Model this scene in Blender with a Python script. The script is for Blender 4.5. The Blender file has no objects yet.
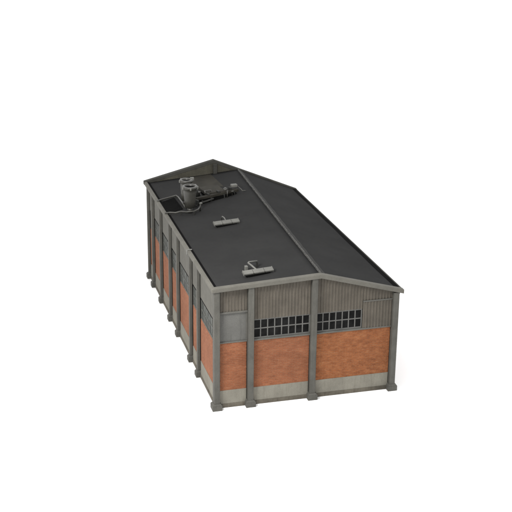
import bpy, bmesh, math, random
from mathutils import Vector, Matrix
random.seed(7)
S = bpy.context.scene
COL = S.collection

# ------------------------------------------------------------------ measures (metres)
W, L, E = 8.70, 16.86, 0.165         # width, length, eave overhang
HL, HL2 = 6.00, 5.80                 # left eave height, near and far end
HR, HR2 = 5.126, 4.71                # right eave
RX, RZ = 4.88, 6.24                  # ridge at the near gable
RX2, RZ2 = 5.28, 6.19                # ridge at the far gable
AX, AZ = 3.873, 6.81                 # apex of the taller far gable
ZP, ZB = 0.87, 3.214                 # plinth top, brick top

# ------------------------------------------------------------------ helpers
class MB:
    """collects shapes into one bmesh"""
    def __init__(s): s.bm = bmesh.new()
    def face(s, pts):
        return s.bm.faces.new([s.bm.verts.new(p) for p in pts])
    def solid(s, bot, top):
        """closed prism between two loops of equal length"""
        b = [s.bm.verts.new(p) for p in bot]; t = [s.bm.verts.new(p) for p in top]
        n = len(b)
        s.bm.faces.new(b[::-1]); s.bm.faces.new(t)
        for i in range(n):
            j = (i + 1) % n
            s.bm.faces.new([b[i], b[j], t[j], t[i]])
        return s
    def box(s, a, b):
        (x0, y0, z0), (x1, y1, z1) = a, b
        return s.solid([(x0, y0, z0), (x1, y0, z0), (x1, y1, z0), (x0, y1, z0)],
                       [(x0, y0, z1), (x1, y0, z1), (x1, y1, z1), (x0, y1, z1)])
    def obox(s, c, size, rz=0.0, rx=0.0):
        M = Matrix.Translation(c) @ Matrix.Rotation(rz, 4, 'Z') @ Matrix.Rotation(rx, 4, 'X')
        hx, hy, hz = [v / 2 for v in size]
        q = [M @ Vector(p) for p in [(-hx, -hy, -hz), (hx, -hy, -hz), (hx, hy, -hz), (-hx, hy, -hz),
                                     (-hx, -hy, hz), (hx, -hy, hz), (hx, hy, hz), (-hx, hy, hz)]]
        return s.solid(q[:4], q[4:])
    def lathe(s, prof, c=(0, 0, 0), n=40, cap=True):
        rings = []
        for r, z in prof:
            rings.append([s.bm.verts.new((c[0] + r * math.cos(2 * math.pi * i / n), c[1] + r * math.sin(2 * math.pi * i / n), c[2] + z)) for i in range(n)])
        for a, b in zip(rings, rings[1:]):
            for i in range(n):
                j = (i + 1) % n
                f = s.bm.faces.new([a[i], a[j], b[j], b[i]]); f.smooth = True
        if cap:
            s.bm.faces.new(rings[0][::-1]); s.bm.faces.new(rings[-1])
        return s
    def tube(s, pts, r, n=12):
        pts = [Vector(p) for p in pts]
        rings = []
        for i, p in enumerate(pts):
            if i == 0: d = pts[1] - p
            elif i == len(pts) - 1: d = p - pts[i - 1]
            else: d = (pts[i + 1] - p).normalized() + (p - pts[i - 1]).normalized()
            d.normalize()
            u = d.cross(Vector((0, 0, 1)))
            if u.length < 0.1: u = d.cross(Vector((0, 1, 0)))
            u.normalize(); v = d.cross(u)
            rings.append([s.bm.verts.new(p + r * (math.cos(2 * math.pi * k / n) * u + math.sin(2 * math.pi * k / n) * v)) for k in range(n)])
        for a, b in zip(rings, rings[1:]):
            for i in range(n):
                j = (i + 1) % n
                f = s.bm.faces.new([a[i], a[j], b[j], b[i]]); f.smooth = True
        s.bm.faces.new(rings[0][::-1]); s.bm.faces.new(rings[-1])
        return s
    def build(s, name, mat, parent=None, bevel=0.0):
        bmesh.ops.recalc_face_normals(s.bm, faces=s.bm.faces[:])
        me = bpy.data.meshes.new(name); s.bm.to_mesh(me); s.bm.free()
        o = bpy.data.objects.new(name, me); COL.objects.link(o)
        me.materials.append(mat)
        if parent is not None:
            o.parent = parent
            if parent.type == 'EMPTY':
                o.matrix_parent_inverse = Matrix.Translation(parent.location).inverted()
        if bevel:
            m = o.modifiers.new('bevel', 'BEVEL'); m.width = bevel; m.segments = 2; m.limit_method = 'ANGLE'; m.angle_limit = math.radians(50)
        return o

def thing(name, label, cat, loc, group=None):
    o = bpy.data.objects.new(name, None); COL.objects.link(o)
    o.location = loc; o.empty_display_size = 0.3
    o['label'] = label; o['category'] = cat
    if group: o['group'] = group
    return o

# ------------------------------------------------------------------ materials
def mat(name, base, rough=0.8, spec=0.3, metal=0.0):
    m = bpy.data.materials.new(name); m.use_nodes = True
    nt = m.node_tree; b = nt.nodes['Principled BSDF']
    b.inputs['Base Color'].default_value = (*base, 1); b.inputs['Roughness'].default_value = rough
    b.inputs['Specular IOR Level'].default_value = spec; b.inputs['Metallic'].default_value = metal
    return m, nt, b

def node(nt, t, **kw):
    n = nt.nodes.new(t)
    for k, v in kw.items():
        if k in n.inputs: n.inputs[k].default_value = v
        else: setattr(n, k, v)
    return n

def coords(nt, scale=(1, 1, 1)):
    tc = node(nt, 'ShaderNodeTexCoord'); mp = node(nt, 'ShaderNodeMapping')
    mp.inputs['Scale'].default_value = scale
    nt.links.new(tc.outputs['Object'], mp.inputs['Vector'])
    return mp.outputs['Vector']

def noise(nt, scale, detail=5, rough=0.6, vec_scale=(1, 1, 1)):
    n = node(nt, 'ShaderNodeTexNoise'); n.inputs['Scale'].default_value = scale
    n.inputs['Detail'].default_value = detail; n.inputs['Roughness'].default_value = rough
    nt.links.new(coords(nt, vec_scale), n.inputs['Vector'])
    return n.outputs['Fac']

def ramp(nt, fac, stops):
    r = node(nt, 'ShaderNodeValToRGB'); e = r.color_ramp.elements
    while len(e) < len(stops): e.new(0.5)
    for el, (p, c) in zip(e, stops):
        el.position = p; el.color = (*c, 1) if len(c) == 3 else c
    nt.links.new(fac, r.inputs['Fac'])
    return r.outputs['Color']

def mix(nt, a, b, fac, mode='MIX'):
    m = node(nt, 'ShaderNodeMix', data_type='RGBA', blend_type=mode)
    for sock, v in ((m.inputs[6], a), (m.inputs[7], b)):
        if isinstance(v, tuple): sock.default_value = (*v, 1)
        else: nt.links.new(v, sock)
    if isinstance(fac, float): m.inputs[0].default_value = fac
    else: nt.links.new(fac, m.inputs[0])
    return m.outputs[2]

def bump(nt, b, h, strength=0.4, dist=0.02):
    n = node(nt, 'ShaderNodeBump'); n.inputs['Strength'].default_value = strength; n.inputs['Distance'].default_value = dist
    nt.links.new(h, n.inputs['Height']); nt.links.new(n.outputs['Normal'], b.inputs['Normal'])

def worn(name, c, rough=0.8, spec=0.25, var=0.25, streak=True, tint=None, bmp=0.25):
    """weathered paint or concrete: blotches, fine grain and vertical run-off streaks"""
    m, nt, b = mat(name, c, rough, spec)
    lo = tuple(v * (1 - var) for v in c); hi = tuple(v * (1 + var) for v in c)
    col = ramp(nt, noise(nt, 1.3, 6, 0.65), [(0.3, lo), (0.7, hi)])
    if streak:
        s = noise(nt, 9, 4, 0.6, (1, 1, 0.09))
        col = mix(nt, col, tint or tuple(v * 0.5 for v in c), ramp(nt, s, [(0.5, (0, 0, 0)), (0.75, (0.55, 0.55, 0.55))]))
    g = noise(nt, 38, 3, 0.7)
    col = mix(nt, col, ramp(nt, g, [(0.3, (0.75,) * 3), (0.7, (1.2,) * 3)]), 0.7, 'MULTIPLY')
    nt.links.new(col, b.inputs['Base Color'])
    bump(nt, b, g, bmp, 0.012)
    return m

def brick(name, c1, c2, mortar, amt, wobble):
    m, nt, b = mat(name, c1, 0.88, 0.2)
    tc = node(nt, 'ShaderNodeTexCoord'); sp = node(nt, 'ShaderNodeSeparateXYZ'); nt.links.new(tc.outputs['Object'], sp.inputs[0])
    ad = node(nt, 'ShaderNodeMath', operation='ADD'); nt.links.new(sp.outputs[0], ad.inputs[0]); nt.links.new(sp.outputs[1], ad.inputs[1])
    # courses wander a little
    wob = node(nt, 'ShaderNodeTexNoise'); wob.inputs['Scale'].default_value = 1.6; wob.inputs['Detail'].default_value = 4
    nt.links.new(coords(nt, (1, 1, 2.2)), wob.inputs['Vector'])
    wm = node(nt, 'ShaderNodeMath', operation='MULTIPLY_ADD'); wm.inputs[1].default_value = wobble
    nt.links.new(wob.outputs['Fac'], wm.inputs[0]); nt.links.new(sp.outputs[2], wm.inputs[2])
    cb = node(nt, 'ShaderNodeCombineXYZ'); nt.links.new(ad.outputs[0], cb.inputs[0]); nt.links.new(wm.outputs[0], cb.inputs[1])
    bt = node(nt, 'ShaderNodeTexBrick'); nt.links.new(cb.outputs[0], bt.inputs['Vector'])
    bt.inputs['Color1'].default_value = (*c1, 1); bt.inputs['Color2'].default_value = (*c2, 1); bt.inputs['Mortar'].default_value = (*mortar, 1)
    bt.inputs['Scale'].default_value = 1.0; bt.inputs['Brick Width'].default_value = 0.27; bt.inputs['Row Height'].default_value = 0.088
    bt.inputs['Mortar Size'].default_value = 0.013; bt.inputs['Mortar Smooth'].default_value = 0.5; bt.inputs['Bias'].default_value = -0.1
    col = bt.outputs['Color']
    n1 = noise(nt, 4.2, 8, 0.75, (1, 1, 2.1))
    lo = tuple(v * 0.55 for v in c1); hi = (c1[0] * 1.35, c1[1] * 1.75, c1[2] * 2.0)
    col = mix(nt, col, ramp(nt, n1, [(0.36, lo), (0.5, c1), (0.66, hi)]), amt)
    sp2 = noise(nt, 11, 5, 0.7, (1, 1, 2.2))
    col = mix(nt, col, mortar, ramp(nt, sp2, [(0.6, (0, 0, 0)), (0.72, (min(1, amt * 1.2),) * 3)]))
    n2 = noise(nt, 0.7, 5, 0.6)
    col = mix(nt, col, ramp(nt, n2, [(0.3, (0.8,) * 3), (0.7, (1.15,) * 3)]), 0.8, 'MULTIPLY')
    nt.links.new(col, b.inputs['Base Color'])
    hs = node(nt, 'ShaderNodeMath', operation='MULTIPLY_ADD'); hs.inputs[1].default_value = -0.5
    nt.links.new(bt.outputs['Fac'], hs.inputs[0]); nt.links.new(n1, hs.inputs[2])
    bump(nt, b, hs.outputs[0], 0.9, 0.06)
    return m

M = {}
M['brick_a'] = brick('brick_even', (0.215, 0.076, 0.035), (0.160, 0.053, 0.025), (0.25, 0.125, 0.072), 0.40, 0.10)
M['brick_b'] = brick('brick_rough', (0.222, 0.076, 0.028), (0.130, 0.041, 0.016), (0.27, 0.135, 0.074), 0.62, 0.19)
M['brick_c'] = brick('brick_pale', (0.230, 0.086, 0.043), (0.195, 0.071, 0.036), (0.21, 0.108, 0.066), 0.25, 0.10)  # slightly paler brick for the left wall
M['concrete'] = worn('plinth_concrete', (0.160, 0.152, 0.127), 0.9, 0.2, 0.16, True, (0.115, 0.106, 0.086))
M['pillar'] = worn('pillar_paint', (0.066, 0.064, 0.056), 0.75, 0.25, 0.2)
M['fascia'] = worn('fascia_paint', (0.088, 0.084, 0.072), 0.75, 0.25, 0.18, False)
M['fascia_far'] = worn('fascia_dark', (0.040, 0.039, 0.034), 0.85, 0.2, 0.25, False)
M['cladding'] = worn('cladding_taupe', (0.076, 0.067, 0.054), 0.75, 0.25, 0.2, True, (0.047, 0.040, 0.031))
M['cladding_grey'] = worn('cladding_grey', (0.078, 0.075, 0.064), 0.75, 0.25, 0.2)
M['panel'] = worn('panel_grey', (0.084, 0.083, 0.077), 0.7, 0.25, 0.14)
M['rail'] = worn('rail_grey', (0.080, 0.078, 0.070), 0.7, 0.25, 0.18, False)
M['frame'] = worn('window_frame_grey', (0.080, 0.079, 0.074), 0.6, 0.3, 0.2, False)
M['frame_side'] = worn('window_frame_dark', (0.066, 0.067, 0.060), 0.7, 0.25, 0.25, False)
M['black'] = worn('shade_black', (0.004, 0.004, 0.004), 0.95, 0.03, 0.3, False)  # near-black colour standing in for shade in gaps and recesses
M['base'] = worn('base_dirt_shade', (0.090, 0.081, 0.065), 0.92, 0.15, 0.35, True, (0.04, 0.034, 0.026))  # brown dirt and the shade at the wall foot in one colour
M['galv'] = worn('roof_metal', (0.100, 0.099, 0.090), 0.6, 0.4, 0.22, False)
M['tank'] = worn('tank_metal', (0.031, 0.0298, 0.025), 0.42, 0.5, 0.3)
M['dark'] = worn('dark_metal', (0.018, 0.018, 0.016), 0.7, 0.25, 0.35, False)
M['deck'] = worn('deck_brown', (0.021, 0.019, 0.0145), 0.85, 0.2, 0.35, False)
M['inner_gable'] = worn('inner_gable_olive', (0.050, 0.047, 0.036), 0.9, 0.2, 0.25)

def glass(name, c, spec, rough):
    m, nt, b = mat(name, c, rough, spec)
    n = noise(nt, 2.8, 2, 0.5)
    nt.links.new(ramp(nt, n, [(0.35, tuple(v * 0.5 for v in c)), (0.68, tuple(v * 2.0 for v in c))]), b.inputs['Base Color'])
    return m
M['glass'] = glass('window_glass_dark', (0.004, 0.004, 0.004), 0.06, 0.3)
M['glass_side'] = glass('window_glass_reflecting', (0.030, 0.033, 0.030), 0.15, 0.5)  # lighter grey carries the bright reflection at the grazing view

def roofmat():
    m, nt, b = mat('roof_bitumen', (0.015,) * 3, 0.95, 0.02)
    col = ramp(nt, noise(nt, 0.55, 6, 0.6), [(0.3, (0.0225, 0.0225, 0.0226)), (0.7, (0.0275, 0.0274, 0.0273))])
    g = noise(nt, 55, 4, 0.75)
    col = mix(nt, col, ramp(nt, g, [(0.3, (0.72,) * 3), (0.72, (1.3,) * 3)]), 0.8, 'MULTIPLY')
    st = noise(nt, 2.2, 5, 0.6, (0.35, 2.0, 1))
    col = mix(nt, col, (0.031, 0.0305, 0.030), ramp(nt, st, [(0.58, (0, 0, 0)), (0.78, (0.5,) * 3)]))
    nt.links.new(col, b.inputs['Base Color'])
    bump(nt, b, g, 0.35, 0.012)
    return m
M['roof'] = roofmat()

def ridgemat():
    m, nt, b = mat('ridge_worn', (0.05,) * 3, 0.8, 0.25)
    n = noise(nt, 16, 6, 0.75, (1, 0.55, 1))
    nt.links.new(ramp(nt, n, [(0.38, (0.018, 0.018, 0.017)), (0.55, (0.055, 0.054, 0.050)), (0.7, (0.16, 0.155, 0.145))]), b.inputs['Base Color'])
    bump(nt, b, n, 0.5, 0.02)
    return m
M['ridge'] = ridgemat()
def ridgemat2():
    m, nt, b = mat('ridge_grit', (0.03,) * 3, 0.9, 0.2)
    n = noise(nt, 22, 6, 0.8)
    nt.links.new(ramp(nt, n, [(0.35, (0.012,) * 3), (0.72, (0.040, 0.039, 0.036))]), b.inputs['Base Color'])
    bump(nt, b, n, 0.5, 0.02)
    return m
M['grit'] = ridgemat2()
M['ground'], _nt, _b = mat('white_sheet', (0.95, 0.95, 0.95), 0.95, 0.05)

# ------------------------------------------------------------------ setting: the white sheet it stands on
g = MB()
R0 = 420.0
g.face([(4 + R0 * math.cos(2 * math.pi * k / 96), 8 + R0 * math.sin(2 * math.pi * k / 96), 0) for k in range(96)])
go = g.build('ground', M['ground']); go['kind'] = 'structure'

# ------------------------------------------------------------------ the hall
hall = thing('industrial_hall', 'long brick factory hall with grey pillars, strip windows and dark low gable roof', 'building', (0, 0, 0))

def lerp(a, b, t): return a + (b - a) * t
def T(y): return (y + E) / (L + 2 * E)
def eaveL(y): return lerp(HL, HL2, T(y))
def eaveR(y): return lerp(HR, HR2, T(y))
def ridge(y): return lerp(RX, RX2, T(y)), lerp(RZ, RZ2, T(y))
def front_top(x):
    """top edge of the near gable's coping"""
    if x < RX: return lerp(HL, RZ, (x + E) / (RX + E))
    return lerp(RZ, HR, (x - RX) / (W + E - RX))
def far_top(x):
    if x < AX: return lerp(HL2, AZ, (x + E) / (AX + E))
    return lerp(AZ, HR2, (x - AX) / (W + E - AX))
FT = 0.20                              # coping height
def roofz(x, y):
    """roof skin, sunk a little below the copings"""
    rx, rz = ridge(y)
    if x < rx: return lerp(eaveL(y) - 0.10, rz - 0.045, (x + E) / (rx + E))
    return lerp(rz - 0.045, eaveR(y) - 0.09, (x - rx) / (W + E - rx))

# copings of the two gables: three-point profile swept in y
def coping(y0, y1, pts, name, m, ft=FT):
    b = MB()
    n = len(pts)
    for (xa, za), (xb, zb) in zip(pts, pts[1:]):
        b.solid([(xa, y0, za - ft), (xb, y0, zb - ft), (xb, y1, zb - ft), (xa, y1, za - ft)],
                [(xa, y0, za), (xb, y0, zb), (xb, y1, zb), (xa, y1, za)])
    bmesh.ops.remove_doubles(b.bm, verts=b.bm.verts[:], dist=1e-4)
    # drop the doubled inner faces at the apex
    inner = [f for f in b.bm.faces if all(abs(v.co.x - pts[1][0]) < 1e-3 for v in f.verts)]
    bmesh.ops.delete(b.bm, geom=inner, context='FACES_ONLY')
    return b.build(name, m, hall, 0.02)
coping(-E, 0.10, [(-E, HL), (RX, RZ), (W + E, HR)], 'gable_coping', M['fascia'])
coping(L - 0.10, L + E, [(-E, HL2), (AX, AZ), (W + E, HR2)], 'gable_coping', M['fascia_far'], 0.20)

# eave edges along both long sides
def eave(x0, x1, za, zb, m, h=0.20):
    b = MB()
    y0, y1 = 0.10, L - 0.10
    b.solid([(x0, y0, za - h), (x1, y0, za - h), (x1, y0, za), (x0, y0, za)],
            [(x0, y1, zb - h), (x1, y1, zb - h), (x1, y1, zb), (x0, y1, zb)])
    return b.build('eave_gutter', m, hall, 0.055)
eave(-E, 0.02, eaveL(0.1), eaveL(L - .1), M['fascia'])
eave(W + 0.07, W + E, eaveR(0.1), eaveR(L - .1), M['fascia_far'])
# black strips that paint the shade just inside the eave edges
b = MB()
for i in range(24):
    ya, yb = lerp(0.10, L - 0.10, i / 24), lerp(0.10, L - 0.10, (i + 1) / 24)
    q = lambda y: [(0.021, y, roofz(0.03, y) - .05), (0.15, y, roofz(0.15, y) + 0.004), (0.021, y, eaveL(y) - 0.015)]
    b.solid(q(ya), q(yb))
b.build('shade_black', M['black'], hall)
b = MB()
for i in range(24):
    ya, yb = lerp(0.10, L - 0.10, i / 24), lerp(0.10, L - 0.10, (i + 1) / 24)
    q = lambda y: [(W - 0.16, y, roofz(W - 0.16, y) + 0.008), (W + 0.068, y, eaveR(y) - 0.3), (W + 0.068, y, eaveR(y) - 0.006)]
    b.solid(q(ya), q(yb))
b.build('shade_black', M['black'], hall)

# roof skins
def skin(name, left):
    b = MB(); NY, NX = 40, 14
    rows = []
    for j in range(NY + 1):
        y = lerp(0.10, L - 0.10, j / NY); rx, rz = ridge(y)
        xa, xb = (0.03, rx) if left else (rx, W + 0.06)
        row = []
        for i in range(NX + 1):
            x = lerp(xa, xb, i / NX)
            dz = 0.012 * math.sin(x * 1.7 + y * 0.9) * math.sin(y * 0.63) * (1 if 0 < i < NX else 0)
            row.append(b.bm.verts.new((x, y, roofz(x, y) + dz)))
        rows.append(row)
    for r0, r1 in zip(rows, rows[1:]):
        for i in range(NX):
            f = b.bm.faces.new([r0[i], r0[i + 1], r1[i + 1], r1[i]]); f.smooth = True
    o = b.build(name, M['roof'], hall)
    so = o.modifiers.new('thickness', 'SOLIDIFY'); so.thickness = 0.08; so.offset = -1
    if o.data.polygons[0].normal.z < 0: o.data.flip_normals()
    return o
roof_l = skin('roof', True); roof_r = skin('roof', False)
# lap joints of the roofing felt
def laps(x_of, count, ya, yb, side):
    for k in range(count):
        y = lerp(ya, yb, (k + .5) / count) + random.uniform(-.15, .15)
        rx, rz = ridge(y)
        x0, x1 = (0.2, rx - 0.12) if side else (rx + .22, W - .3)
        b = MB(); n = 12
        for i in range(n):
            a, c = lerp(x0, x1, i / n), lerp(x0, x1, (i + 1) / n)
            w = 0.05
            b.solid([(a, y, roofz(a, y) - .03), (c, y, roofz(c, y) - .03), (c, y + w, roofz(c, y) - .03), (a, y + w, roofz(a, y) - .03)],
                    [(a, y, roofz(a, y) + .011), (c, y, roofz(c, y) + .011), (c, y + w, roofz(c, y) + .011), (a, y + w, roofz(a, y) + .011)])
        b.build('felt_lap', M['roof'], roof_l if side else roof_r)

# ridge: worn pale roll on the left, gritty strip beside it
b = MB(); b2 = MB(); n = 60
for i in range(n):
    ya, yb = lerp(0.10, L - 0.10, i / n), lerp(0.10, L - 0.10, (i + 1) / n)
    def q(y):
        rx, rz = ridge(y); z0 = rz - 0.045; j = 0.008 * math.sin(y * 9.1) + 0.006 * math.sin(y * 23.0)
        return [(rx - .05 + j, y, z0 - .03), (rx + .05 + j, y, z0 - .03), (rx + .045 + j, y, z0 + .045), (rx - .035 + j, y, z0 + .05)]
    def q2(y):
        rx, rz = ridge(y); j = 0.012 * math.sin(y * 6.3)
        return [(rx + .062, y, roofz(rx + .062, y) - .03), (rx + .24 + j, y, roofz(rx + .24 + j, y) - .03),
                (rx + .24 + j, y, roofz(rx + .24 + j, y) + .012), (rx + .062, y, roofz(rx + .062, y) + .025)]
    b.solid(q(ya), q(yb)); b2.solid(q2(ya), q2(yb))
b.build('ridge_cap', M['ridge'], hall); b2.build('ridge_flashing', M['grit'], hall)

# ------------------------------------------------------------------ pillars
def pillar(x, y, top, face, mt=None):
    """face: 'f' near gable, 'l' left wall, 'r', 'b'"""
    hw = 0.135
    if face == 'f': a, c = (x - hw, -0.10, 0), (x + hw, 0.20, top)
    if face == 'b': a, c = (x - hw, L - 0.015, 0), (x + hw, L + 0.10, top)
    if face == 'l': hw = .105; a, c = (-0.045, y - hw, 0), (0.17, y + hw, top)
    if face == 'r': a, c = (W - 0.20, y - hw, 0), (W + 0.10, y + hw, top)
    o = MB().box((a[0], a[1], 0.02), c).build('pillar', mt or M['pillar'], hall, 0.018)
    e = 0.095
    x0, y0, x1, y1 = a[0] - e, a[1] - e, c[0] + e, c[1] + e
    f = MB().solid([(x0, y0, 0), (x1, y0, 0), (x1, y1, 0), (x0, y1, 0)], [(x0, y0, .25), (x1, y0, .25), (x1, y1, .25), (x0, y1, .25)])
    k = 0.075
    f.solid([(x0, y0, .2505), (x1, y0, .2505), (x1, y1, .2505), (x0, y1, .2505)], [(x0 + k, y0 + k, .33), (x1 - k, y0 + k, .33), (x1 - k, y1 - k, .33), (x0 + k, y1 - k, .33)])
    f.build('footing', M['pillar'], o, 0.02)
    return o
FX = [0.08, 1.655, 4.613, W - 0.156]
for x in FX: pillar(x, 0, min(front_top(x - .13), front_top(x + .13)) - FT - 0.003, 'f')
LY = [3.56, 5.29, 8.37, 10.41, 12.95, 15.30, L - 0.16]
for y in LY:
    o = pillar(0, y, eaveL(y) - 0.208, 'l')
    # black strip painting the corner shade where the wall meets the pillar
    MB().box((.088, y - .126, .36), (.15, y - .106, eaveL(y) - .22)).build('corner_shade', M['black'], o)
RYS = [5.8, 11.6, L - 0.10]
for y in RYS: pillar(0, y, eaveR(y) - 0.203, 'r')
for x in (2.9, 5.9): pillar(x, 0, far_top(x + .13) - .24 if x > AX else far_top(x - .13) - .24, 'b')

# ------------------------------------------------------------------ front wall
Y0, Y1 = 0.12, 0.24                    # wall face and back
bays = [(FX[0] + .135, FX[1] - .135), (FX[1] + .135, FX[2] - .135), (FX[2] + .135, FX[3] - .135)]
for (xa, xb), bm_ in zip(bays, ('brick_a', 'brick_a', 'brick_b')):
    MB().box((xa - .05, Y0 + .06, 0.02), (xb + .05, Y1 + .1, 4.9)).build('gap_shade_core', M['black'], hall)  # black backing; its slits paint the shade beside the pillars
    xa += .028; xb -= .028
    MB().box((xa, Y0 - .045, 0), (xb, Y0 + .058, .20)).build('base_course', M['base'], hall, 0.02)  # darker strip for dirt and ground shade
    MB().box((xa + .001, Y0 - .02, .201), (xb - .001, Y0 + .058, ZP)).build('plinth', M['concrete'], hall, 0.008)
    MB().box((xa + .001, Y0, ZP + .001), (xb - .001, Y0 + .058, ZB)).build('brick_panel', M[bm_], hall)

def corrugated(x0, x1, zbot, ztop, y, name, parent, m, pitch=0.15, depth=0.032, axis='x', sign=-1, thick=0.05):
    """vertical box-rib sheet; ztop is a function"""
    b = MB(); prof = []
    x = x0
    while x < x1 - 1e-4:
        for dx, d in ((0, 0), (0.045, 0), (0.06, depth), (0.105, depth), (0.12, 0)):
            if x + dx < x1: prof.append((x + dx, d))
        x += pitch
    prof.append((x1, 0))
    F, Bk = [], []
    P = (lambda u, d, z: (u, y + sign * d, z)) if axis == 'x' else (lambda u, d, z: (y + sign * d, u, z))
    for u, d in prof:
        F.append((b.bm.verts.new(P(u, d, zbot)), b.bm.verts.new(P(u, d, ztop(u)))))
        Bk.append((b.bm.verts.new(P(u, -thick, zbot)), b.bm.verts.new(P(u, -thick, ztop(u)))))
    for i in range(len(prof) - 1):
        f, g_, h, k = F[i], F[i + 1], Bk[i], Bk[i + 1]
        b.bm.faces.new([f[0], g_[0], g_[1], f[1]]); b.bm.faces.new([h[1], k[1], k[0], h[0]])
        b.bm.faces.new([f[1], g_[1], k[1], h[1]]); b.bm.faces.new([h[0], k[0], g_[0], f[0]])
    b.bm.faces.new([F[0][0], F[0][1], Bk[0][1], Bk[0][0]]); b.bm.faces.new([F[-1][1], F[-1][0], Bk[-1][0], Bk[-1][1]])
    return b.build(name, m, parent)
under = lambda x: front_top(x) - FT - 0.004
HX = 6.985
corrugated(bays[0][0] + .002, bays[0][1] - .002, 4.745, under, Y0 + .005, 'cladding', hall, M['cladding'], thick=.05)
corrugated(bays[1][0] + .002, bays[1][1] - .002, 4.254, under, Y0 + .005, 'cladding', hall, M['cladding'], thick=.05)
corrugated(bays[2][0] + .002, HX - .002, 4.254, under, Y0 + .005, 'cladding', hall, M['cladding'], thick=.05)
corrugated(HX, bays[2][1] - .002, 4.66, under, Y0 + .005, 'cladding', hall, M['cladding'], thick=.05)
# corner panel: flat grey shutter under a rail
pn = MB().box((bays[0][0] + .002, Y0 + .03, ZB + .002), (bays[0][1] - .002, Y0 + .058, 4.66)).build('shutter_panel', M['panel'], hall)
b = MB(); xa, xb = bays[0][0] + .002, bays[0][1] - .002
b.box((xa, Y0 - .05, 4.661), (xb, Y0 + .05, 4.744)); b.build('rail', M['rail'], pn, 0.012)
b = MB(); b.box((xa, Y0 - .03, ZB + .004), (xb, Y0 + .029, 3.28)); b.build('sill', M['rail'], pn, 0.012)
for ua in (xa, xb - .06):
    MB().box((ua, Y0 + .002, 3.2805), (ua + .06, Y0 + .029, 4.66)).build('side_rail', M['rail'], pn, 0.006)
# hatch at the right: sheet proud of the cladding with rails round it
hb = corrugated(HX + .075, bays[2][1] - .004, 3.292, lambda x: 4.60, Y0 - .02, 'hatch_panel', hall, M['cladding'], thick=0.07)
b = MB(); b.box((HX, Y0 - .07, 4.601), (bays[2][1] - .002, Y0 + .02, 4.658)); b.build('rail', M['rail'], hb, 0.012)
b = MB(); b.box((HX + .01, Y0 - .03, 3.292), (HX + .074, Y0 + .03, 4.60)); b.build('side_rail', M['cladding'], hb, 0.01)

def window(axis, u0, u1, z0, z1, pos, cols, mf, mg, head_shade=False, bar=0.052, out=-1, rows=2):
    """strip window: frame and glazing bars in one mesh, the glass under it"""
    P = (lambda u, d, z: (u, pos + d, z)) if axis == 'x' else (lambda u, d, z: (pos + d, u, z))
    def bx(b, ua, ub, da, db, za, zb):
        p, q = P(ua, da, za), P(ub, db, zb)
        b.box(tuple(min(i, j) for i, j in zip(p, q)), tuple(max(i, j) for i, j in zip(p, q)))
    b = MB(); f = 0.055
    s = -out * .55
    bx(b, u0, u1, -0.0 * s, .08 * s, z0, z0 + f + .02); bx(b, u0, u1, 0, .08 * s, z1 - f, z1)
    bx(b, u0, u0 + f, .002 * s, .08 * s, z0 + f + .02, z1 - f); bx(b, u1 - f, u1, .002 * s, .08 * s, z0 + f + .02, z1 - f)
    zm = (z0 + z1) / 2
    zs = [lerp(z0, z1, k / rows) + .01 for k in range(1, rows)]
    for k in range(1, cols):
        u = lerp(u0 + f / 2, u1 - f / 2, k / cols)
        bx(b, u - bar / 2, u + bar / 2, .012 * s, .07 * s, z0 + f + .02, z1 - f)
    for zz in zs:
        bx(b, u0 + f, u1 - f, .016 * s, .066 * s, zz - bar / 2, zz + bar / 2)
    o = b.build('window', mf, hall, 0.006)
    g_ = MB(); bx(g_, u0 + .004, u1 - .004, .05 * s, .064 * s, z0 + .01, z1 - .01); g_.build('window_glass', mg, o)
    if head_shade:
        h = MB(); bx(h, u0, u1, -.03 * s, .05 * s, z1 + .002, z1 + .075); h.build('lintel_shade', M['black'], o)  # black strip painting the lintel shadow above the window
    return o
for (xa, xb), cols in (((bays[1][0] + .002, bays[1][1] - .002), 8), ((bays[2][0] + .002, HX - .012), 7)):
    window('x', xa, xb, 3.292, 4.25, Y0 + .015, cols, M['frame'], M['glass'])
for xa, xb in (bays[1], bays[2]):
    MB().box((xa + .002, Y0 - .05, ZB + .002), (xb - .002, Y0 + .055, 3.29)).build('sill', M['rail'], hall, 0.012)

# ------------------------------------------------------------------ left wall
X0, X1 = 0.10, 0.22
ys = [0.175] + [y for y in LY]
lb = [(0.20, LY[0] - .105)] + [(a + .105, c - .105) for a, c in zip(LY, LY[1:])]
ZBL = 3.10
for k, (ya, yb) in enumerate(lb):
    MB().box((X0 + .06, max(ya - .06, .36), 0.02), (X1 + .1, yb + .06, eaveL(yb) - .3)).build('gap_shade_core', M['black'], hall)  # black backing for painted shade at the panel ends
    ya += .012; yb -= .13
    MB().box((X0 - .045, ya, 0), (X1 - .05, yb, .20)).build('base_course', M['base'], hall, 0.02)
    MB().box((X0 - .02, ya, .201), (X1 - .07, yb, ZP + .05)).build('plinth', M['concrete'], hall, 0.008)
    MB().box((X0, ya, ZP + .051), (X1 - .07, yb, ZBL)).build('brick_panel', M['brick_c'], hall)
    zt = 4.20
    if k < 6:
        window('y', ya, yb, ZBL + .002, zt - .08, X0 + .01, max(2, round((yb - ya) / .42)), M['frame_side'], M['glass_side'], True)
    else:
        MB().box((X0 + .01, ya, ZBL + .002), (X1, yb, zt)).build('shutter_panel', M['cladding_grey'], hall)
    o = MB().solid([(X0 - .01, ya, zt + .002), (X1 - .07, ya, zt + .002), (X1 - .07, yb, zt + .002), (X0 - .01, yb, zt + .002)],
                   [(X0 - .01, ya, eaveL(ya) - .203), (X1 - .07, ya, eaveL(ya) - .203), (X1 - .07, yb, eaveL(yb) - .203), (X0 - .01, yb, eaveL(yb) - .203)]).build('cladding', M['cladding_grey'], hall)

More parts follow.
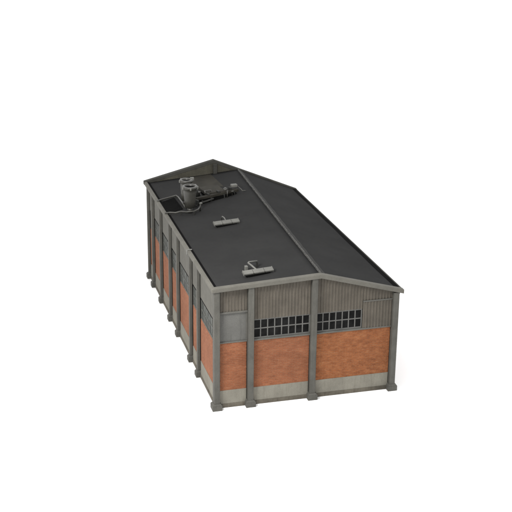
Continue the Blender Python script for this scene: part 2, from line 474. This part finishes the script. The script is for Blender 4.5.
# ------------------------------------------------------------------ right and far walls
rb = [(.1, RYS[0] - .135)] + [(a + .135, c - .135) for a, c in zip(RYS, RYS[1:])]
for ya, yb in rb:
    ya += .1 if ya < .2 else .002; yb -= .002
    MB().box((W - X1, ya, 0), (W - X0 + .02, yb, ZP)).build('plinth', M['concrete'], hall, 0.008)
    MB().box((W - X1, ya, ZP + .001), (W - X0, yb, ZB)).build('brick_panel', M['brick_a'], hall)
    MB().solid([(W - X1, ya, ZB + .001), (W - X0 - .02, ya, ZB + .001), (W - X0 - .02, yb, ZB + .001), (W - X1, yb, ZB + .001)],
               [(W - X1, ya, eaveR(ya) - .203), (W - X0 - .02, ya, eaveR(ya) - .203), (W - X0 - .02, yb, eaveR(yb) - .203), (W - X1, yb, eaveR(yb) - .203)]).build('cladding', M['cladding'], hall)
MB().box((.2, L - .12, 0), (W - .2, L - .02, ZP)).build('plinth', M['concrete'], hall)
MB().box((.2, L - .14, ZP + .001), (W - .2, L - .04, ZB)).build('brick_panel', M['brick_a'], hall)
b = MB()
loop = [(.2, ZB + .001), (W - .2, ZB + .001), (W - .2, far_top(W - .2) - .19), (AX, AZ - .19), (.2, far_top(.2) - .19)]
b.solid([(x, L - .085, z) for x, z in loop], [(x, L - .02, z) for x, z in loop])
b.build('gable_wall', M['inner_gable'], hall)
# inside of the far gable: a stub post and a flashing line at the roof
zr = roofz(AX + .05, L - .2)
MB().box((AX - .06, L - .24, zr - .05), (AX + .16, L - .095, AZ - .235)).build('gable_post', M['fascia_far'], hall, 0.012)

# ------------------------------------------------------------------ roof details that belong to the hall
def sheet(name, pts, m, dz=0.012, parent=None):
    b = MB(); n = 6
    (xa, ya), (xb, yb), (xc, yc), (xd, yd) = pts
    g2 = []
    for j in range(n + 1):
        r = []
        for i in range(n + 1):
            u, v = i / n, j / n
            x = lerp(lerp(xa, xb, u), lerp(xd, xc, u), v); y = lerp(lerp(ya, yb, u), lerp(yd, yc, u), v)
            r.append((x, y, roofz(x, y)))
        g2.append(r)
    for j in range(n):
        for i in range(n):
            q = [g2[j][i], g2[j][i + 1], g2[j + 1][i + 1], g2[j + 1][i]]
            b.solid([(x, y, z - .03) for x, y, z in q], [(x, y, z + dz) for x, y, z in q])
    bmesh.ops.remove_doubles(b.bm, verts=b.bm.verts[:], dist=1e-4)
    return b.build(name, m, parent or hall)
sheet('roof_shade_dirt_patch', [(0.16, 11.05), (0.95, 11.35), (0.9, 13.5), (0.16, 13.0)], M['black'], 0.014)  # black sheet painting the shadow between the pipes
sheet('roof_shade_dirt_patch', [(2.15, 14.15), (3.8, 14.15), (3.65, 16.6), (1.85, 16.6)], M['deck'], 0.014)

# gutter bracket on the left eave
yb_ = 4.98
b = MB(); b.box((-E - .03, yb_, eaveL(yb_) - .22), (-E + .02, yb_ + .15, eaveL(yb_) + .02)); b.box((-E + .021, yb_ + .02, eaveL(yb_) + .004), (.07, yb_ + .13, eaveL(yb_) + .035))
b.build('gutter_bracket', M['galv'], hall, 0.012)

# ------------------------------------------------------------------ rooftop things
def P3(x, y, h=0.0): return (x, y, roofz(x, y) + h)

def vent(name, label, x, y, length, rz, arm):
    t = thing(name, label, 'roof vent', P3(x, y, 0.012), 'low bar vents on the left roof slope')
    z = roofz(x, y)
    MB().obox((x, y, z + .185), (length, .25, .11), rz, 0.45).build('vent_bar', M['galv'], t, 0.03)
    for k in (-.5, -.18, .2, .5):
        cx, cy = x + k * (length - .02) * math.cos(rz), y + k * (length - .02) * math.sin(rz)
        MB().obox((cx, cy, z + .185), (.03, .265, .12), rz, .45).build('end_plate' if abs(k) == .5 else 'clamp', M['tank'] if abs(k) < .5 else M['galv'], t, 0.008)
    for k in (-.33, .33):
        cx, cy = x + k * length * math.cos(rz), y + k * length * math.sin(rz)
        MB().box((cx - .04, cy - .06, roofz(cx, cy) - .01), (cx + .04, cy + .06, roofz(cx, cy) + .15)).build('leg', M['dark'], t, 0.008)
    MB().obox((x, y, z + .05), (length * .80, .16, .11), rz).build('under_bar_shade', M['black'], t, 0.01)  # black block painting the shaded gap under the bar
    if arm:
        # a square pipe that rises behind the bar and turns along the ridge direction
        MB().tube([(x - .04, y + .08, z + .22), (x - .16, y + .55, z + .27), (x - .24, y + .82, z + .29), (x - .18, y + .90, z + .30), (x + .22, y + .96, z + .29)], .042).build('bent_pipe', M['galv'], t)
        MB().box((x + .17, y + .91, z - .02), (x + .25, y + 1.01, z + .25)).build('pipe_support', M['dark'], t, 0.008)
        MB().box((x - .43, y + .62, z - .02), (x - .29, y + .80, z + .20)).build('junction_box', M['galv'], t, 0.02)
    else:
        MB().tube([(x + .0, y + .10, z + .22), (x - .02, y + .36, z + .30), (x - .1, y + .5, z + .33)], .03).build('bent_pipe', M['galv'], t)
        MB().box((x - .16, y + .46, z - .02), (x - .09, y + .54, z + .29)).build('pipe_support', M['dark'], t, 0.006)
    return t
vent('roof_vent', 'grey bar vent with bent pipe arm, closest to the front gable', 2.22, .97, 1.45, .16, True)
vent('roof_vent', 'plain grey bar vent in the middle of the left roof slope', 2.45, 7.92, 1.36, .17, False)

def tank(label, x, y, h, r0, r1, collar, lugs):
    z = roofz(x, y)
    t = thing('roof_tank', label, 'tank', P3(x, y, 0.0), 'upright tanks on the roof')
    MB().lathe([(r0 * .48, -.02), (r0 * .48, .27)], (x, y, z), 24).build('stem', M['tank'], t)
    b = MB()
    prof = [(r0 * .5, .26), (r0, .30), (lerp(r0, r1, .35), .30 + (h - .3) * .35), (lerp(r0, r1, .8), .30 + (h - .3) * .75), (r1, h - .14)]
    prof += [(r1 + .035, h - .12), (r1 + .04, h - .02), (r1 + .02, h), (r1 - .07, h), (r1 - .085, h - .02), (r1 - .085, h - .35)]
    b.lathe(prof, (x, y, z), 48)
    o = b.build('body', M['tank'], t)
    MB().lathe([(r1 - .088, h - .09), (r1 - .088, h - .075)], (x, y, z), 40).build('tank_mouth', M['black'], t)
    for a in lugs:
        MB().obox((x + (r1 + .055) * math.cos(a), y + (r1 + .055) * math.sin(a), z + h - .07), (.06, .08, .13), a).build('lug', M['galv'], t, 0.012)
    if collar:
        MB().box((x + r1 - .05, y + .12, z + h - .17), (x + r1 + .14, y + .26, z + h + .03)).build('bracket', M['galv'], t, 0.012)
    return t
tank('front of two dark grey roof tanks, with open flared mouth and narrow stem', 1.19, 10.72, 1.44, .27, .36, False, (3.5, 4.6, 5.9, .6))
tank('rear dark grey roof tank half hidden behind the front one', 1.25, 11.93, 1.42, .27, .31, True, (3.3, 2.2))

# long pipes from the eave to the tanks
def pipe(label, pts, r, elbow_stub=None):
    t = thing('roof_pipe', label, 'pipe', pts[0], 'pipes between the left eave and the tanks')
    MB().tube(pts, r).build('tube', M['tank'], t)
    if elbow_stub:
        MB().tube(elbow_stub, r * .9).build('stub', M['tank'], t)
        e_ = elbow_stub[1]
        MB().obox((e_[0] + .03, e_[1] - .02, e_[2] + .03), (.15, .11, .09), .6).build('stub_cap', M['galv'], t, 0.025)
    for k in range(1, len(pts) - 1, 2):
        p = pts[k]
        MB().box((p[0] - .03, p[1] - .03, roofz(max(p[0], .05), p[1]) - .01), (p[0] + .03, p[1] + .03, p[2] - r * .4)).build('pipe_support', M['dark'], t)
    return t
pipe('thin grey eave pipe passing before the front tank to an upright stub',
     [(-.13, 10.78, eaveL(10.8) + .03), P3(.12, 10.72, .15), P3(.40, 10.60, .13), P3(.66, 10.52, .18), P3(.90, 10.28, .20), P3(1.28, 10.18, .21), P3(1.55, 10.36, .22), P3(1.74, 10.70, .28)],
     .042, [P3(1.72, 10.68, -.02), P3(1.72, 10.68, .40)])
pipe('thin grey pipe from the eave that turns a corner behind the roof shade patch',
     [(-.13, 12.98, eaveL(13) + .03), P3(.2, 13.12, .12), P3(.55, 13.22, .13), P3(.98, 13.4, .13), P3(1.05, 13.1, .12), P3(1.06, 12.1, .13), P3(1.04, 11.2, .14)], .042)

# duct run with a low flat box, valve and light coloured case
d = thing('duct_run', 'dark low duct with flat brown box and valves beside the tanks', 'duct', P3(3.0, 12.75))
b = MB()
q0, q1 = Vector(P3(1.70, 11.66, .28)), Vector(P3(4.25, 12.72, .24))
ang = math.atan2(q1.y - q0.y, q1.x - q0.x)
b.obox((q0 + q1) / 2, ((q1 - q0).length, .20, .14), ang); b.build('duct', M['deck'], d, 0.02)
MB().obox((q0 + q1) / 2 - Vector((.05, -.02, .17)), ((q1 - q0).length * .9, .30, .17), ang).build('duct_shade', M['black'], d)  # black box added as the shadow beneath the duct
mx, my = 2.85, 12.86
MB().obox(P3(mx, my, .31), (1.12, 1.25, .16), .15).build('flat_box', M['deck'], d, 0.02)
MB().obox(P3(mx, my - .02, .16), (1.0, 1.1, .13), .15).build('box_shade', M['black'], d)  # black box painting the shade under the flat box
for px, py in ((2.05, 11.72), (2.6, 11.96), (3.38, 12.28), (4.0, 12.55)):
    MB().box((px - .05, py - .05, roofz(px, py) - .01), (px + .05, py + .05, roofz(px, py) + .22)).build('support', M['dark'], d, 0.006)
MB().tube([P3(1.80, 11.5, .15), P3(2.25, 11.6, .17), P3(2.7, 11.85, .17)], .05).build('side_pipe', M['dark'], d)
c = P3(2.0, 12.78, 0)
v = MB(); v.lathe([(.17, 0), (.17, .36), (.10, .42), (.07, .5)], c, 20); v.build('valve', M['dark'], d)
MB().obox((c[0] - .12, c[1] - .17, c[2] + .42), (.12, .09, .10), .4).build('valve_handle', M['galv'], d, 0.02)
MB().obox((c[0] + .10, c[1] - .17, c[2] + .40), (.13, .09, .09), -.3).build('valve_handle', M['galv'], d, 0.02)
c = P3(3.52, 12.56, .28)
v = MB(); v.lathe([(.05, -.05), (.11, .0), (.12, .10), (.05, .17)], c, 18); v.build('valve', M['tank'], d)
v = MB(); v.tube([P3(3.55, 12.22, -.01), P3(3.55, 12.22, .38)], .03); v.build('upright_pipe', M['tank'], d)
MB().obox(P3(4.07, 12.86, .40), (.34, .26, .15), .1).build('cable_case', M['galv'], d, 0.03)
MB().tube([P3(4.26, 12.75, .34), P3(4.38, 12.48, .25), P3(4.40, 12.36, .21), P3(4.60, 12.38, .17)], .03).build('bent_pipe', M['tank'], d)

MB().tube([P3(1.62, 11.25, .10), P3(2.0, 11.9, .12), P3(2.25, 12.5, .12), P3(2.3, 13.1, .10)], .045).build('side_pipe', M['dark'], d)
MB().tube([P3(2.3, 12.05, .45), P3(2.35, 12.35, .50), P3(2.7, 12.45, .46), P3(2.75, 12.35, .30)], .035).build('bent_pipe', M['tank'], d)
for vx, vy, vh in ((1.72, 11.42, .30), (2.45, 12.02, .36), (3.05, 12.27, .36), (3.8, 12.6, .34)):
    MB().obox(P3(vx, vy, vh - .02), (.11, .24, .20), ang).build('flange', M['dark'], d, 0.015)
MB().lathe([(.03, -.12), (.03, .10), (.085, .11), (.085, .14)], P3(3.85, 12.35, .14), 16).build('handwheel', M['tank'], d)

# ------------------------------------------------------------------ light: even white surround plus one softbox
w = bpy.data.worlds.new('World'); S.world = w; w.use_nodes = True
bg = w.node_tree.nodes['Background']; bg.inputs['Color'].default_value = (1, 1, 1, 1); bg.inputs['Strength'].default_value = 1.5
ld = bpy.data.lights.new('softbox', 'AREA'); ld.shape = 'DISK'; ld.size = 5; ld.energy = 4300; ld.color = (1, .98, .95)
lo = bpy.data.objects.new('softbox', ld); COL.objects.link(lo)
tgt = Vector((3.5, 3, 4)); lo.location = (-8.0, -7, 16.5)
lo.rotation_euler = (tgt - lo.location).to_track_quat('-Z', 'Y').to_euler()

# ------------------------------------------------------------------ camera (solved from the photograph's vanishing points)
cd = bpy.data.cameras.new('camera'); cam = bpy.data.objects.new('camera', cd); COL.objects.link(cam)
f, pit, yaw, roll = 1213.67763, 0.36213123, 0.26531389, 0.01078062
C = Vector((-11.17669377, -47.97114827, 26.16293935))
Fv = Vector((math.sin(yaw) * math.cos(pit), math.cos(yaw) * math.cos(pit), -math.sin(pit)))
Rv = Vector((math.cos(yaw), -math.sin(yaw), 0)); Uv = Rv.cross(Fv)
cr, sr = math.cos(roll), math.sin(roll)
Rv, Uv = cr * Rv + sr * Uv, -sr * Rv + cr * Uv
Mx = Matrix((Rv, Uv, -Fv)).transposed().to_4x4(); Mx.translation = C
cam.matrix_world = Mx
cd.sensor_width = 36; cd.lens = f / 512 * 36; cd.clip_start = 1; cd.clip_end = 2000
S.camera = cam
S.view_settings.view_transform = 'Standard'; S.view_settings.look = 'None'; S.view_settings.exposure = 0; S.view_settings.gamma = 1
